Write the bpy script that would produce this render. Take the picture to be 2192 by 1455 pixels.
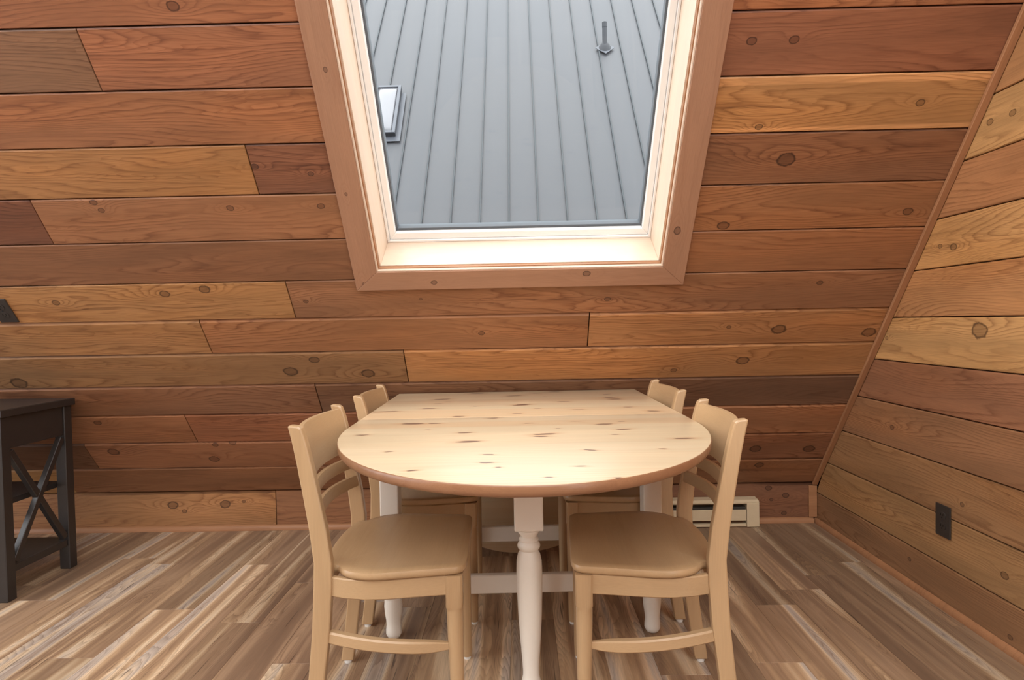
import bpy, bmesh, math, random
from mathutils import Vector, Matrix
random.seed(7)
for o in list(bpy.data.objects):
    bpy.data.objects.remove(o)
scene = bpy.context.scene
COL = scene.collection

# ------------------------------------------------------------------ camera
CAM_R = Vector((0.99973727, 0.01337569, -0.01861429))
CAM_U = Vector((0.01821323, 0.02950521, 0.99939868))
CAM_F = Vector((-0.01391687, 0.99947513, -0.02925385))
cam_data = bpy.data.cameras.new('camera')
cam_data.sensor_fit = 'HORIZONTAL'
cam_data.sensor_width = 36.0
cam_data.lens = 36.0 * 1306.5 / 2192.0
cam_data.clip_start = 0.05
cam_data.clip_end = 200
cam = bpy.data.objects.new('camera', cam_data)
COL.objects.link(cam)
m = Matrix((CAM_R, CAM_U, -CAM_F)).transposed().to_4x4()
m.translation = Vector((0, 0, 1.06))
cam.matrix_world = m
scene.camera = cam

# ------------------------------------------------------------------ light
world = bpy.data.worlds.new('overcast_sky')
scene.world = world
world.use_nodes = True
bg = world.node_tree.nodes['Background']
bg.inputs[0].default_value = (0.95, 0.97, 1.0, 1)
bg.inputs[1].default_value = 3.4

def area_light(name, loc, target, sx, sy, energy, color):
    d = bpy.data.lights.new(name, 'AREA')
    d.shape = 'RECTANGLE'
    d.size, d.size_y = sx, sy
    d.energy = energy
    d.color = color
    o = bpy.data.objects.new(name, d)
    COL.objects.link(o)
    o.location = loc
    o.rotation_euler = (Vector(target) - Vector(loc)).to_track_quat('-Z', 'Y').to_euler()
    return o
# added fill light behind the camera, as if from an assumed window
area_light('rear_fill_light', (0.3, -1.68, 2.1), (0.1, 2.2, 0.5), 2.4, 1.3, 42, (1.0, 0.99, 0.97))

vs = scene.view_settings
vs.view_transform = 'Standard'
vs.look = 'None'
vs.exposure = 0.45
vs.gamma = 1.0
vs.use_curve_mapping = False

# ------------------------------------------------------------------ numbers of the room
ALPHA = math.radians(53.361)
CA, SA = math.cos(ALPHA), math.sin(ALPHA)
TA = math.tan(ALPHA)
YW, ZK, XR = 3.1440, 0.1964, 1.5108          # back knee wall, knee height, right wall
XL = -4.2
S_UP = Vector((0, -CA, SA))                    # up the slope
S_OUT = Vector((0, SA, CA))                    # out of the room
S_ORG = Vector((0, YW, ZK))

def srgb(r, g, b):
    def f(c):
        c /= 255.0
        return c / 12.92 if c <= 0.04045 else ((c + 0.055) / 1.055) ** 2.4
    return (f(r), f(g), f(b), 1.0)

# ------------------------------------------------------------------ node helpers
class NT:
    def __init__(self, tree):
        self.t = tree
    def n(self, typ, **kw):
        nd = self.t.nodes.new(typ)
        for k, v in kw.items():
            setattr(nd, k, v)
        return nd
    def put(self, sock, v):
        if hasattr(v, 'node'):
            self.t.links.new(v, sock)
        elif v is not None:
            if sock.type == 'VECTOR' and hasattr(v, '__len__'): v = tuple(v)[:3]
            sock.default_value = v
    def math(self, op, a, b=None, c=None, clamp=False):
        nd = self.n('ShaderNodeMath', operation=op)
        nd.use_clamp = clamp
        self.put(nd.inputs[0], a)
        if b is not None: self.put(nd.inputs[1], b)
        if c is not None: self.put(nd.inputs[2], c)
        return nd.outputs[0]
    def vmath(self, op, a, b=None):
        nd = self.n('ShaderNodeVectorMath', operation=op)
        self.put(nd.inputs[0], a)
        if b is not None: self.put(nd.inputs[1], b)
        return nd.outputs[0]
    def sep(self, v):
        nd = self.n('ShaderNodeSeparateXYZ'); self.put(nd.inputs[0], v); return nd.outputs
    def comb(self, x, y, z=0.0):
        nd = self.n('ShaderNodeCombineXYZ')
        self.put(nd.inputs[0], x); self.put(nd.inputs[1], y); self.put(nd.inputs[2], z)
        return nd.outputs[0]
    def noise(self, vec, scale=1.0, detail=2.0, rough=0.5):
        nd = self.n('ShaderNodeTexNoise')
        self.put(nd.inputs['Vector'], vec)
        nd.inputs['Scale'].default_value = scale
        nd.inputs['Detail'].default_value = detail
        nd.inputs['Roughness'].default_value = rough
        return nd.outputs[0]
    def ramp(self, fac, stops, interp='LINEAR'):
        nd = self.n('ShaderNodeValToRGB')
        cr = nd.color_ramp
        cr.interpolation = interp
        while len(cr.elements) < len(stops): cr.elements.new(0.5)
        for e, (p, c) in zip(cr.elements, stops):
            e.position = p
            e.color = c if len(c) == 4 else (*c, 1)
        self.put(nd.inputs[0], fac)
        return nd.outputs[0]
    def mapr(self, v, a, b, c, d, smooth=False):
        nd = self.n('ShaderNodeMapRange')
        nd.interpolation_type = 'SMOOTHSTEP' if smooth else 'LINEAR'
        nd.clamp = True
        self.put(nd.inputs[0], v)
        for i, q in enumerate((a, b, c, d)): self.put(nd.inputs[1 + i], q)
        return nd.outputs[0]
    def mix(self, fac, a, b, blend='MIX'):
        nd = self.n('ShaderNodeMix', data_type='RGBA', blend_type=blend)
        self.put(nd.inputs[0], fac)
        self.put(nd.inputs[6], a)
        self.put(nd.inputs[7], b)
        return nd.outputs[2]
    def scale_col(self, col, k):
        """colour times a scalar socket or number"""
        nd = self.n('ShaderNodeVectorMath', operation='SCALE')
        self.put(nd.inputs[0], col)
        self.put(nd.inputs[3], k)
        return nd.outputs[0]

def new_mat(name):
    mt = bpy.data.materials.new(name)
    mt.use_nodes = True
    t = mt.node_tree
    bsdf = t.nodes['Principled BSDF']
    return mt, NT(t), bsdf

def plain(name, col, rough=0.5, spec=0.5, metal=0.0, vary=0.04, scale=6.0):
    mt, g, b = new_mat(name)
    tc = g.n('ShaderNodeTexCoord')
    nz = g.noise(tc.outputs['Object'], scale, 4.0, 0.6)
    k = g.mapr(nz, 0.3, 0.7, 1 - vary, 1 + vary)
    c = g.scale_col(col, k)
    g.put(b.inputs['Base Color'], c)
    b.inputs['Roughness'].default_value = rough
    b.inputs['Specular IOR Level'].default_value = spec
    b.inputs['Metallic'].default_value = metal
    return mt

# --- knots: a group that reads (x, y, radius) and gives bulge of the grain, dark rim and heart
kg = bpy.data.node_groups.new('knot', 'ShaderNodeTree')
kg.interface.new_socket('P', in_out='INPUT', socket_type='NodeSocketVector')
kg.interface.new_socket('K', in_out='INPUT', socket_type='NodeSocketVector')
for nm in ('Bulge', 'Heart', 'Rim'):
    kg.interface.new_socket(nm, in_out='OUTPUT', socket_type='NodeSocketFloat')
G = NT(kg)
gi, go = G.n('NodeGroupInput'), G.n('NodeGroupOutput')
px, py, _ = G.sep(gi.outputs[0])
kx, ky, kr = G.sep(gi.outputs[1])
kr = G.math('MAXIMUM', kr, 0.00012)
wn = G.n('ShaderNodeTexNoise'); G.put(wn.inputs['Vector'], gi.outputs[0]); wn.inputs['Scale'].default_value = 55
wv = G.math('MULTIPLY_ADD', wn.outputs[0], 0.5, 0.75)
dx = G.math('DIVIDE', G.math('SUBTRACT', px, kx), kr)
dy = G.math('DIVIDE', G.math('SUBTRACT', py, ky), kr)
def gauss(lx, ly):
    a = G.math('MULTIPLY', dx, 1 / lx); b = G.math('MULTIPLY', dy, 1 / ly)
    e = G.math('ADD', G.math('MULTIPLY', a, a), G.math('MULTIPLY', b, b))
    return G.math('POWER', 2.71828, G.math('MULTIPLY', e, -1.0))
ax = G.math('MULTIPLY', dx, 0.75)
q = G.math('SQRT', G.math('ADD', G.math('MULTIPLY', ax, ax), G.math('MULTIPLY', dy, dy)))
q = G.math('MULTIPLY', q, wv)
G.put(go.inputs[0], gauss(5.5, 1.9))
G.put(go.inputs[1], G.mapr(q, 0.75, 1.0, 1.0, 0.0, True))
ring = G.math('MULTIPLY', G.mapr(q, 0.74, 0.90, 0.0, 1.0, True), G.mapr(q, 0.98, 1.18, 1.0, 0.0, True))
G.put(go.inputs[2], ring)

def wood(name, base=None, along='x', rings=13.0, lines=24.0, contrast=0.5, fibre=0.10, tone=0.14,
         rough=0.5, knots=0, stretch=1.0, bump=0.15, dark=(0.52, 0.44, 0.38), spec=0.4, sap=False, streak=0.0):
    """sawn wood: contour lines of a stretched noise give cathedral grain; knots push the grain aside.
    Colour comes from the object's own colour when base is None."""
    mt, g, b = new_mat(name)
    tc = g.n('ShaderNodeTexCoord')
    info = g.n('ShaderNodeObjectInfo')
    x, y, z = g.sep(tc.outputs['Object'])
    if along == 'y': x, y = y, x
    if along == 'z': x, y, z = z, x, y
    P = g.comb(x, y, z)
    seed = info.outputs['Random']
    off = g.comb(g.math('MULTIPLY', seed, 37.0), g.math('MULTIPLY', seed, 91.0), g.math('MULTIPLY', seed, 53.0))
    def at(sx, sy, sz=1.0):
        return g.vmath('ADD', g.vmath('MULTIPLY', P, (sx, sy, sz)), off)
    n1 = g.noise(at(0.9 * stretch, 6.5, 6.5), 1.0, 1.5, 0.45)
    n2 = g.noise(at(7.0 * stretch, 60, 60), 1.0, 2.0, 0.6)
    h = g.math('MULTIPLY', n1, rings)
    h = g.math('MULTIPLY_ADD', y, lines, h)
    if along == 'z': h = g.math('MULTIPLY_ADD', z, lines * 0.6, h)
    h = g.math('MULTIPLY_ADD', n2, 0.9, h)
    heart = rim = None
    for i in range(knots):
        at_n = g.n('ShaderNodeAttribute', attribute_type='OBJECT', attribute_name='knot_%d' % (i + 1))
        kn = g.n('ShaderNodeGroup'); kn.node_tree = kg
        g.put(kn.inputs[0], P); g.put(kn.inputs[1], at_n.outputs['Vector'])
        h = g.math('MULTIPLY_ADD', kn.outputs[0], 3.2, h)
        heart = kn.outputs[1] if heart is None else g.math('MAXIMUM', heart, kn.outputs[1])
        rim = kn.outputs[2] if rim is None else g.math('MAXIMUM', rim, kn.outputs[2])
    fr = g.math('FRACT', h)
    line = g.ramp(fr, [(0.0, (0.3,) * 3), (0.10, (0.0,) * 3), (0.55, (0.10,) * 3), (0.78, (0.55,) * 3), (0.93, (1.0,) * 3), (1.0, (0.3,) * 3)])
    area = g.mapr(g.noise(at(1.3, 9, 9), 1.0, 1.0), 0.35, 0.62, 0.25, 1.0, True)
    amt = g.math('MULTIPLY', g.math('MULTIPLY', line, area), contrast)
    col0 = info.outputs['Color'] if base is None else None
    if col0 is None:
        rgb = g.n('ShaderNodeRGB'); rgb.outputs[0].default_value = base; col0 = rgb.outputs[0]
    fb = g.noise(at(14, 520, 520), 1.0, 2.0, 0.6)
    bl = g.noise(at(1.5, 11, 11), 1.0, 3.0, 0.55)
    k = g.math('MULTIPLY', g.mapr(fb, 0.25, 0.75, 1 - fibre, 1 + fibre), g.mapr(bl, 0.3, 0.7, 1 - tone, 1 + tone))
    col = col0
    if sap:
        sp = g.n('ShaderNodeAttribute', attribute_type='OBJECT', attribute_name='sapwood')
        ya = g.math('ABSOLUTE', g.math('ADD', y, g.math('MULTIPLY_ADD', g.noise(at(0.8, 3, 3), 1.0, 1.0), 0.012, -0.002)))
        sm = g.math('MULTIPLY', g.mapr(ya, 0.064, 0.070, 0.0, 0.8, True), sp.outputs['Fac'])
        col = g.mix(sm, col, srgb(214, 158, 104))
        # grime and torn fibres along the joints
        yj = g.math('ABSOLUTE', g.math('MULTIPLY_ADD', g.math('SUBTRACT', g.noise(at(9, 30, 30), 1.0, 3.0, 0.7), 0.5), 0.012, y))
        gm = g.math('MULTIPLY', g.mapr(yj, 0.0835, 0.0885, 0.0, 0.75, True), g.mapr(g.noise(at(2.2, 4, 4), 1.0, 2.0), 0.42, 0.6, 0.0, 1.0, True))
        col = g.mix(gm, col, g.vmath('MULTIPLY', col, (0.34, 0.30, 0.28)))
    col = g.mix(amt, col, g.vmath('MULTIPLY', col, dark))
    if streak:
        # fine even grain, dark mineral streaks and patches of redder or greyer heartwood
        fr2 = g.math('FRACT', g.math('MULTIPLY_ADD', y, 150.0, g.math('MULTIPLY', g.noise(at(1.6, 14, 14), 1.0, 2.0), 22.0)))
        l2 = g.mapr(fr2, 0.55, 0.95, 0.0, 1.0)
        a2 = g.mapr(g.noise(at(1.0, 7, 7), 1.0, 1.0), 0.40, 0.62, 0.0, 1.0, True)
        col = g.mix(g.math('MULTIPLY', g.math('MULTIPLY', l2, a2), streak * 0.55), col, g.vmath('MULTIPLY', col, (0.62, 0.54, 0.48)))
        st = g.noise(at(0.75, 26, 26), 1.0, 4.0, 0.65)
        sm2 = g.math('MULTIPLY', g.mapr(st, 0.56, 0.74, 0.0, 1.0, True), g.mapr(g.noise(at(0.8, 3, 3), 1.0, 1.0), 0.42, 0.62, 0.0, 1.0, True))
        col = g.mix(g.math('MULTIPLY', sm2, streak * 0.75), col, g.vmath('MULTIPLY', col, (0.46, 0.40, 0.38)))
        hp = g.noise(at(0.9, 4, 4), 1.0, 2.5, 0.6)
        col = g.mix(g.mapr(hp, 0.48, 0.66, 0.0, 0.55, True), col, g.vmath('MULTIPLY', col, (1.16, 1.06, 0.92)))
        col = g.mix(g.mapr(hp, 0.50, 0.32, 0.0, 0.55, True), col, g.vmath('MULTIPLY', col, (0.80, 0.82, 0.86)))
    col = g.scale_col(col, k)
    hue = g.noise(at(0.7, 5, 5), 1.0, 2.0)
    col = g.mix(g.mapr(hue, 0.4, 0.75, 0.0, 0.35), col, g.vmath('MULTIPLY', col, (1.0, 0.96, 0.90)))
    if knots:
        col = g.mix(g.math('MULTIPLY', heart, 0.6), col, g.vmath('MULTIPLY', col0, (0.36, 0.33, 0.33)))
        col = g.mix(g.math('MULTIPLY', rim, 0.85), col, g.vmath('MULTIPLY', col0, (0.16, 0.14, 0.14)))
    g.put(b.inputs['Base Color'], col)
    g.put(b.inputs['Roughness'], g.math('MULTIPLY_ADD', amt, 0.2, rough))
    b.inputs['Specular IOR Level'].default_value = spec
    if bump:
        bp = g.n('ShaderNodeBump')
        bp.inputs['Strength'].default_value = bump
        bp.inputs['Distance'].default_value = 0.002
        hh = g.math('MULTIPLY_ADD', fb, 0.25, g.math('MULTIPLY', amt, -1.0))
        g.put(bp.inputs['Height'], hh)
        g.put(b.inputs['Normal'], bp.outputs[0])
    return mt

CEDAR = wood('cedar_plank', knots=4, sap=True, streak=1.0, rings=24, lines=55, contrast=0.8, rough=0.46, tone=0.2, fibre=0.14)
CASING = wood('stained_casing', srgb(178, 124, 92), rings=5, lines=16, contrast=0.22, tone=0.07, rough=0.5, dark=(0.7, 0.6, 0.55))
CASING_KNOT = wood('stained_casing_knotty', None, knots=3, rings=5, lines=16, contrast=0.28, tone=0.07, rough=0.5, dark=(0.7, 0.6, 0.55))
JAMB = wood('pale_pine_jamb', srgb(218, 196, 174), rings=3, lines=12, contrast=0.14, tone=0.05, fibre=0.04, rough=0.35, dark=(0.85, 0.75, 0.66))
TRIM = wood('trim_wood', srgb(164, 116, 80), rings=5, lines=30, contrast=0.3, tone=0.1, rough=0.5)
MAPLE = {a: wood('chair_maple_' + a, srgb(180, 148, 110), along=a, rings=4, lines=14, contrast=0.16, tone=0.07, fibre=0.05,
                 rough=0.33, bump=0.04, dark=(0.76, 0.68, 0.60), spec=0.5) for a in 'xyz'}
EDGE = wood('pine_edge', srgb(146, 104, 74), rings=5, lines=30, contrast=0.3, tone=0.1, fibre=0.08, rough=0.3, dark=(0.65, 0.55, 0.48))
BACKING = plain('dark_backing', srgb(38, 26, 20), 0.9, 0.1)
WHITE = plain('cream_paint', srgb(236, 228, 214), 0.38, 0.5, vary=0.03)
VINYL = plain('white_vinyl', srgb(244, 243, 240), 0.3, 0.5, vary=0.01)
GASKET = plain('grey_gasket', srgb(92, 97, 102), 0.6, 0.3)
BLACK = plain('black_paint', srgb(46, 41, 38), 0.36, 0.5, vary=0.12, scale=20)
PLATE = plain('dark_brown_plate', srgb(52, 46, 42), 0.42, 0.5, vary=0.1, scale=40)
HOLE = plain('black_hole', srgb(12, 11, 11), 0.7, 0.2)
HEATER = plain('cream_enamel', srgb(214, 192, 156), 0.4, 0.5, vary=0.05, scale=14)
FIN = plain('heater_fins', srgb(84, 80, 74), 0.45, 0.5, metal=0.6)
GLIDE = plain('white_plastic', srgb(225, 222, 215), 0.4)
METAL = plain('grey_roof_metal', srgb(62, 63, 67), 0.42, 0.5, vary=0.03, scale=1.5)
SEAM = plain('roof_seam_metal', srgb(34, 42, 47), 0.45, 0.5)
DARKMETAL = plain('dark_grey_metal', srgb(44, 46, 51), 0.5, 0.4)
FLASH = plain('flashing', srgb(76, 79, 86), 0.4, 0.5)

def glass_mat(name, tint, gloss):
    mt = bpy.data.materials.new(name)
    mt.use_nodes = True
    t = mt.node_tree
    t.nodes.clear()
    g = NT(t)
    out = g.n('ShaderNodeOutputMaterial')
    tr = g.n('ShaderNodeBsdfTransparent'); tr.inputs[0].default_value = tint
    gl = g.n('ShaderNodeBsdfGlossy'); gl.inputs['Roughness'].default_value = 0.01
    fz = g.n('ShaderNodeFresnel'); fz.inputs[0].default_value = 1.45
    ms = g.n('ShaderNodeMixShader')
    g.put(ms.inputs[0], g.math('MULTIPLY', fz.outputs[0], gloss))
    t.links.new(tr.outputs[0], ms.inputs[1]); t.links.new(gl.outputs[0], ms.inputs[2])
    t.links.new(ms.outputs[0], out.inputs[0])
    return mt
GLASS = glass_mat('window_glass', (0.97, 0.985, 0.98, 1), 0.35)
SKYGLASS = plain('milky_skylight_dome', srgb(112, 112, 116), 0.25, 0.6, vary=0.01)

def floor_mat():
    mt, g, b = new_mat('vinyl_plank')
    tc = g.n('ShaderNodeTexCoord'); info = g.n('ShaderNodeObjectInfo')
    P = tc.outputs['Object']; seed = info.outputs['Random']
    off = g.comb(g.math('MULTIPLY', seed, 37.0), g.math('MULTIPLY', seed, 91.0), g.math('MULTIPLY', seed, 53.0))
    def at(sx, sy): return g.vmath('ADD', g.vmath('MULTIPLY', P, (sx, sy, 1.0)), off)
    s1 = g.noise(at(0.45, 11), 1.0, 2.0, 0.5)
    c = g.ramp(s1, [(0.25, srgb(90, 66, 50)), (0.38, srgb(118, 90, 68)), (0.45, srgb(154, 124, 96)), (0.50, srgb(132, 102, 76)),
                    (0.56, srgb(172, 140, 106)), (0.61, srgb(212, 186, 152)), (0.66, srgb(178, 164, 150)), (0.75, srgb(138, 106, 80))])
    c = g.mix(0.2, c, srgb(160, 136, 112))
    n1 = g.noise(at(1.2, 12), 1.0, 1.5, 0.45)
    n2 = g.noise(at(7, 90), 1.0, 2, 0.6)
    h = g.math('MULTIPLY_ADD', n1, 30.0, g.math('MULTIPLY', n2, 0.9))
    fr = g.math('FRACT', h)
    line = g.ramp(fr, [(0.0, (0.2,) * 3), (0.15, (0.0,) * 3), (0.8, (0.6,) * 3), (0.93, (1.0,) * 3), (1.0, (0.2,) * 3)])
    area = g.mapr(g.noise(at(1.1, 8), 1.0, 1.0), 0.40, 0.62, 0.15, 1.0, True)
    amt = g.math('MULTIPLY', g.math('MULTIPLY', line, area), 0.7)
    c = g.mix(amt, c, g.vmath('MULTIPLY', c, (0.42, 0.38, 0.36)))
    fb = g.noise(at(9, 420), 1.0, 3.0, 0.65)
    c = g.scale_col(c, g.mapr(fb, 0.25, 0.75, 0.84, 1.14))
    # short dark checks
    ck = g.noise(at(5, 120), 1.0, 1.0)
    c = g.mix(g.mapr(ck, 0.70, 0.76, 0.0, 0.7), c, srgb(58, 42, 34))
    tone = g.mapr(seed, 0.0, 1.0, 0.88, 1.36)
    c = g.scale_col(c, tone)
    g.put(b.inputs['Base Color'], c)
    g.put(b.inputs['Roughness'], g.mapr(fb, 0.2, 0.8, 0.30, 0.48))
    b.inputs['Specular IOR Level'].default_value = 0.45
    bp = g.n('ShaderNodeBump'); bp.inputs['Strength'].default_value = 0.12; bp.inputs['Distance'].default_value = 0.001
    g.put(bp.inputs['Height'], fb); g.put(b.inputs['Normal'], bp.outputs[0])
    return mt
FLOOR = floor_mat()

def pine_mat(name, knots, seed):
    """glued pine staves running along x, each with knots drawn out along the grain"""
    mt, g, b = new_mat(name)
    tc = g.n('ShaderNodeTexCoord')
    P = tc.outputs['Object']
    x, y, z = g.sep(P)
    def at(sx, sy): return g.vmath('ADD', g.vmath('MULTIPLY', P, (sx, sy, 1.0)), (seed, seed * 3.1, seed * 0.7))
    st = g.math('FLOOR', g.math('DIVIDE', y, 0.092))
    wn = g.n('ShaderNodeTexWhiteNoise', noise_dimensions='1D'); g.put(wn.inputs['W'], g.math('ADD', st, seed))
    sid = wn.outputs['Value']
    c = g.ramp(sid, [(0.0, srgb(200, 178, 144)), (0.5, srgb(208, 188, 156)), (1.0, srgb(200, 170, 134))])
    yy = g.math('MULTIPLY_ADD', sid, 5.0, y)
    n1 = g.noise(g.comb(g.math('MULTIPLY', x, 0.8), g.math('MULTIPLY', yy, 9.0), seed), 1.0, 1.5)
    fr = g.math('FRACT', g.math('MULTIPLY_ADD', n1, 9.0, g.math('MULTIPLY', yy, 40.0)))
    line = g.ramp(fr, [(0.0, (0.2,) * 3), (0.2, (0.0,) * 3), (0.9, (1.0,) * 3), (1.0, (0.2,) * 3)])
    c = g.mix(g.math('MULTIPLY', line, 0.16), c, srgb(190, 138, 88))
    bl = g.noise(at(1.5, 14), 1.0, 3.0)
    c = g.scale_col(c, g.mapr(bl, 0.3, 0.7, 0.93, 1.06))
    m1 = m2 = None
    rnd = random.Random(int(seed * 10))
    nz = g.n('ShaderNodeTexNoise'); g.put(nz.inputs['Vector'], g.vmath('MULTIPLY', P, (30, 60, 1))); nz.inputs['Scale'].default_value = 1.0
    warp = g.vmath('ADD', P, g.vmath('MULTIPLY', g.vmath('SUBTRACT', nz.outputs[1], (0.5, 0.5, 0.5)), (0.020, 0.012, 0.0)))
    for kx, ky, kr in knots:
        mp = g.n('ShaderNodeMapping', vector_type='TEXTURE')
        g.put(mp.inputs['Vector'], warp)
        mp.inputs['Location'].default_value = (kx, ky, 0)
        mp.inputs['Rotation'].default_value = (0, 0, rnd.uniform(-0.22, 0.22))
        mp.inputs['Scale'].default_value = (kr * 4.0, max(kr * 1.35, 0.009), 100)
        gr = g.n('ShaderNodeTexGradient', gradient_type='SPHERICAL')
        g.put(gr.inputs[0], mp.outputs[0])
        m1 = gr.outputs[1] if m1 is None else g.math('MAXIMUM', m1, gr.outputs[1])
    halo = g.mapr(m1, 0.0, 0.7, 0.0, 0.5, True)
    core = g.mapr(m1, 0.52, 0.70, 0.0, 0.85, True)
    c = g.mix(halo, c, srgb(186, 140, 100))
    c = g.mix(core, c, srgb(92, 66, 58))
    g.put(b.inputs['Base Color'], c)
    b.inputs['Roughness'].default_value = 0.34
    b.inputs['Specular IOR Level'].default_value = 0.4
    return mt

# ------------------------------------------------------------------ mesh helpers
def link(name, me, parent=None, mw=None):
    o = bpy.data.objects.new(name, me)
    COL.objects.link(o)
    if parent is not None: o.parent = parent
    if mw is not None: o.matrix_basis = mw
    return o
def mesh(name, verts, faces, mats, smooth=False, fmat=None):
    me = bpy.data.meshes.new(name)
    me.from_pydata([tuple(v) for v in verts], [], faces)
    for mt in (mats if isinstance(mats, (list, tuple)) else [mats]): me.materials.append(mt)
    if smooth:
        for p in me.polygons: p.use_smooth = True
    if fmat:
        for p, i in zip(me.polygons, fmat): p.material_index = i
    me.update()
    return me
def from_bm(name, bm, mt, smooth=False):
    me = bpy.data.meshes.new(name)
    bmesh.ops.recalc_face_normals(bm, faces=bm.faces)
    bm.to_mesh(me); bm.free()
    for q in (mt if isinstance(mt, (list, tuple)) else [mt]): me.materials.append(q)
    if smooth:
        for p in me.polygons: p.use_smooth = True
    return me
def bevel_sharp(bm, w, seg=1, ang=0.6):
    es = [e for e in bm.edges if len(e.link_faces) == 2 and e.calc_face_angle(0) > ang]
    if es and w > 0:
        bmesh.ops.bevel(bm, geom=es, offset=w, segments=seg, affect='EDGES', profile=0.5, clamp_overlap=True)
def add_box(bm, lo, hi):
    vs_ = [bm.verts.new((x, y, z)) for x in (lo[0], hi[0]) for y in (lo[1], hi[1]) for z in (lo[2], hi[2])]
    for f in ((0, 1, 3, 2), (4, 6, 7, 5), (0, 4, 5, 1), (2, 3, 7, 6), (0, 2, 6, 4), (1, 5, 7, 3)):
        bm.faces.new([vs_[i] for i in f])
def box(name, lo, hi, mt, parent=None, bev=0.002, seg=1, origin='centre', mw=None):
    c = [(a + b) / 2 for a, b in zip(lo, hi)] if origin == 'centre' else (0, 0, 0)
    bm = bmesh.new()
    add_box(bm, [a - q for a, q in zip(lo, c)], [b - q for b, q in zip(hi, c)])
    bmesh.ops.recalc_face_normals(bm, faces=bm.faces)
    bevel_sharp(bm, bev, seg)
    o = link(name, from_bm(name, bm, mt), parent)
    o.location = c
    if mw is not None: o.matrix_basis = mw @ Matrix.Translation(c)
    return o
def prism(name, poly, axis, a0, a1, mt, parent=None, bev=0.0, seg=1, shift=(0, 0, 0)):
    """poly in the two other axes, extruded along axis"""
    bm = bmesh.new()
    def P(u, v, a):
        return {'x': (a, u, v), 'y': (u, a, v), 'z': (u, v, a)}[axis]
    A = [bm.verts.new(P(u, v, a0)) for u, v in poly]
    B = [bm.verts.new(P(u, v, a1)) for u, v in poly]
    n = len(poly)
    bm.faces.new(A); bm.faces.new(B[::-1])
    for i in range(n): bm.faces.new((A[i], A[(i + 1) % n], B[(i + 1) % n], B[i]))
    bmesh.ops.recalc_face_normals(bm, faces=bm.faces)
    bevel_sharp(bm, bev, seg)
    o = link(name, from_bm(name, bm, mt), parent)
    o.location = shift
    return o
def rings(name, sections, mt, parent=None, smooth=True, cap=True, loc=(0, 0, 0)):
    """loft closed rings of equal length"""
    n = len(sections[0])
    V = [v for s in sections for v in s]
    Fc = []
    for k in range(len(sections) - 1):
        for i in range(n):
            j = (i + 1) % n
            Fc.append((k * n + i, k * n + j, (k + 1) * n + j, (k + 1) * n + i))
    if cap:
        Fc.append(tuple(range(n))[::-1])
        Fc.append(tuple((len(sections) - 1) * n + i for i in range(n)))
    me = mesh(name, V, Fc, mt)
    bm = bmesh.new(); bm.from_mesh(me)
    bmesh.ops.recalc_face_normals(bm, faces=bm.faces)
    bm.to_mesh(me); bm.free()
    if smooth:
        for p in me.polygons: p.use_smooth = len(p.vertices) == 4
        me.set_sharp_from_angle(angle=math.radians(42))
    o = link(name, me, parent)
    o.location = loc
    return o
def circ(r, z, n=20, cx=0, cy=0, sq=0.0):
    out = []
    for i in range(n):
        a = 2 * math.pi * (i + 0.5) / n
        c, s = math.cos(a), math.sin(a)
        m_ = max(abs(c), abs(s))
        k = (1 - sq) + sq / m_
        out.append((cx + r * c * k, cy + r * s * k, z))
    return out
def sweep(name, path, w, h, mt, parent=None, loc=(0, 0, 0), scale=None, bev=0.18):
    """bar of width w (sideways, in plan) and height h (z) along a plan curve of 3-d points"""
    secs = []
    n = len(path)
    for i, p in enumerate(path):
        p = Vector(p)
        a = Vector(path[max(i - 1, 0)]); b = Vector(path[min(i + 1, n - 1)])
        t = (b - a).normalized()
        side = Vector((-t.y, t.x, 0)).normalized()
        up = Vector((0, 0, 1))
        k = scale[i] if scale else 1.0
        W, Hh = w * k / 2, h * k / 2
        e = min(W, Hh) * bev * 2
        prof = [(-W, -Hh + e), (-W + e, -Hh), (W - e, -Hh), (W, -Hh + e), (W, Hh - e), (W - e, Hh), (-W + e, Hh), (-W, Hh - e)]
        secs.append([tuple(p + side * u + up * v) for u, v in prof])
    return rings(name, secs, mt, parent, True, True, loc)

def structure(o, label=None, cat=None):
    o['kind'] = 'structure'
    if label: o['label'] = label
    if cat: o['category'] = cat
    return o
def thing(name, label, cat, loc=(0, 0, 0), rz=0, group=None):
    o = bpy.data.objects.new(name, None)
    COL.objects.link(o)
    o.empty_display_size = 0.1
    o.location = loc; o.rotation_euler = (0, 0, rz)
    o['label'] = label; o['category'] = cat
    if group: o['group'] = group
    return o

# ------------------------------------------------------------------ planks
def frame_matrix(org, xd, yd):
    xd, yd = Vector(xd), Vector(yd)
    zd = xd.cross(yd)
    mt = Matrix((xd, yd, zd)).transposed().to_4x4()
    mt.translation = Vector(org)
    return mt
FR_SLOPE = frame_matrix(S_ORG, (1, 0, 0), S_UP)
FR_KNEE = frame_matrix((0, YW, 0), (1, 0, 0), (0, 0, 1))
FR_RIGHT = frame_matrix((XR, 0, 0), (0, -1, 0), (0, 0, 1))
FR_FLOOR = frame_matrix((0, 0, 0), (0, 1, 0), (-1, 0, 0))

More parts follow.
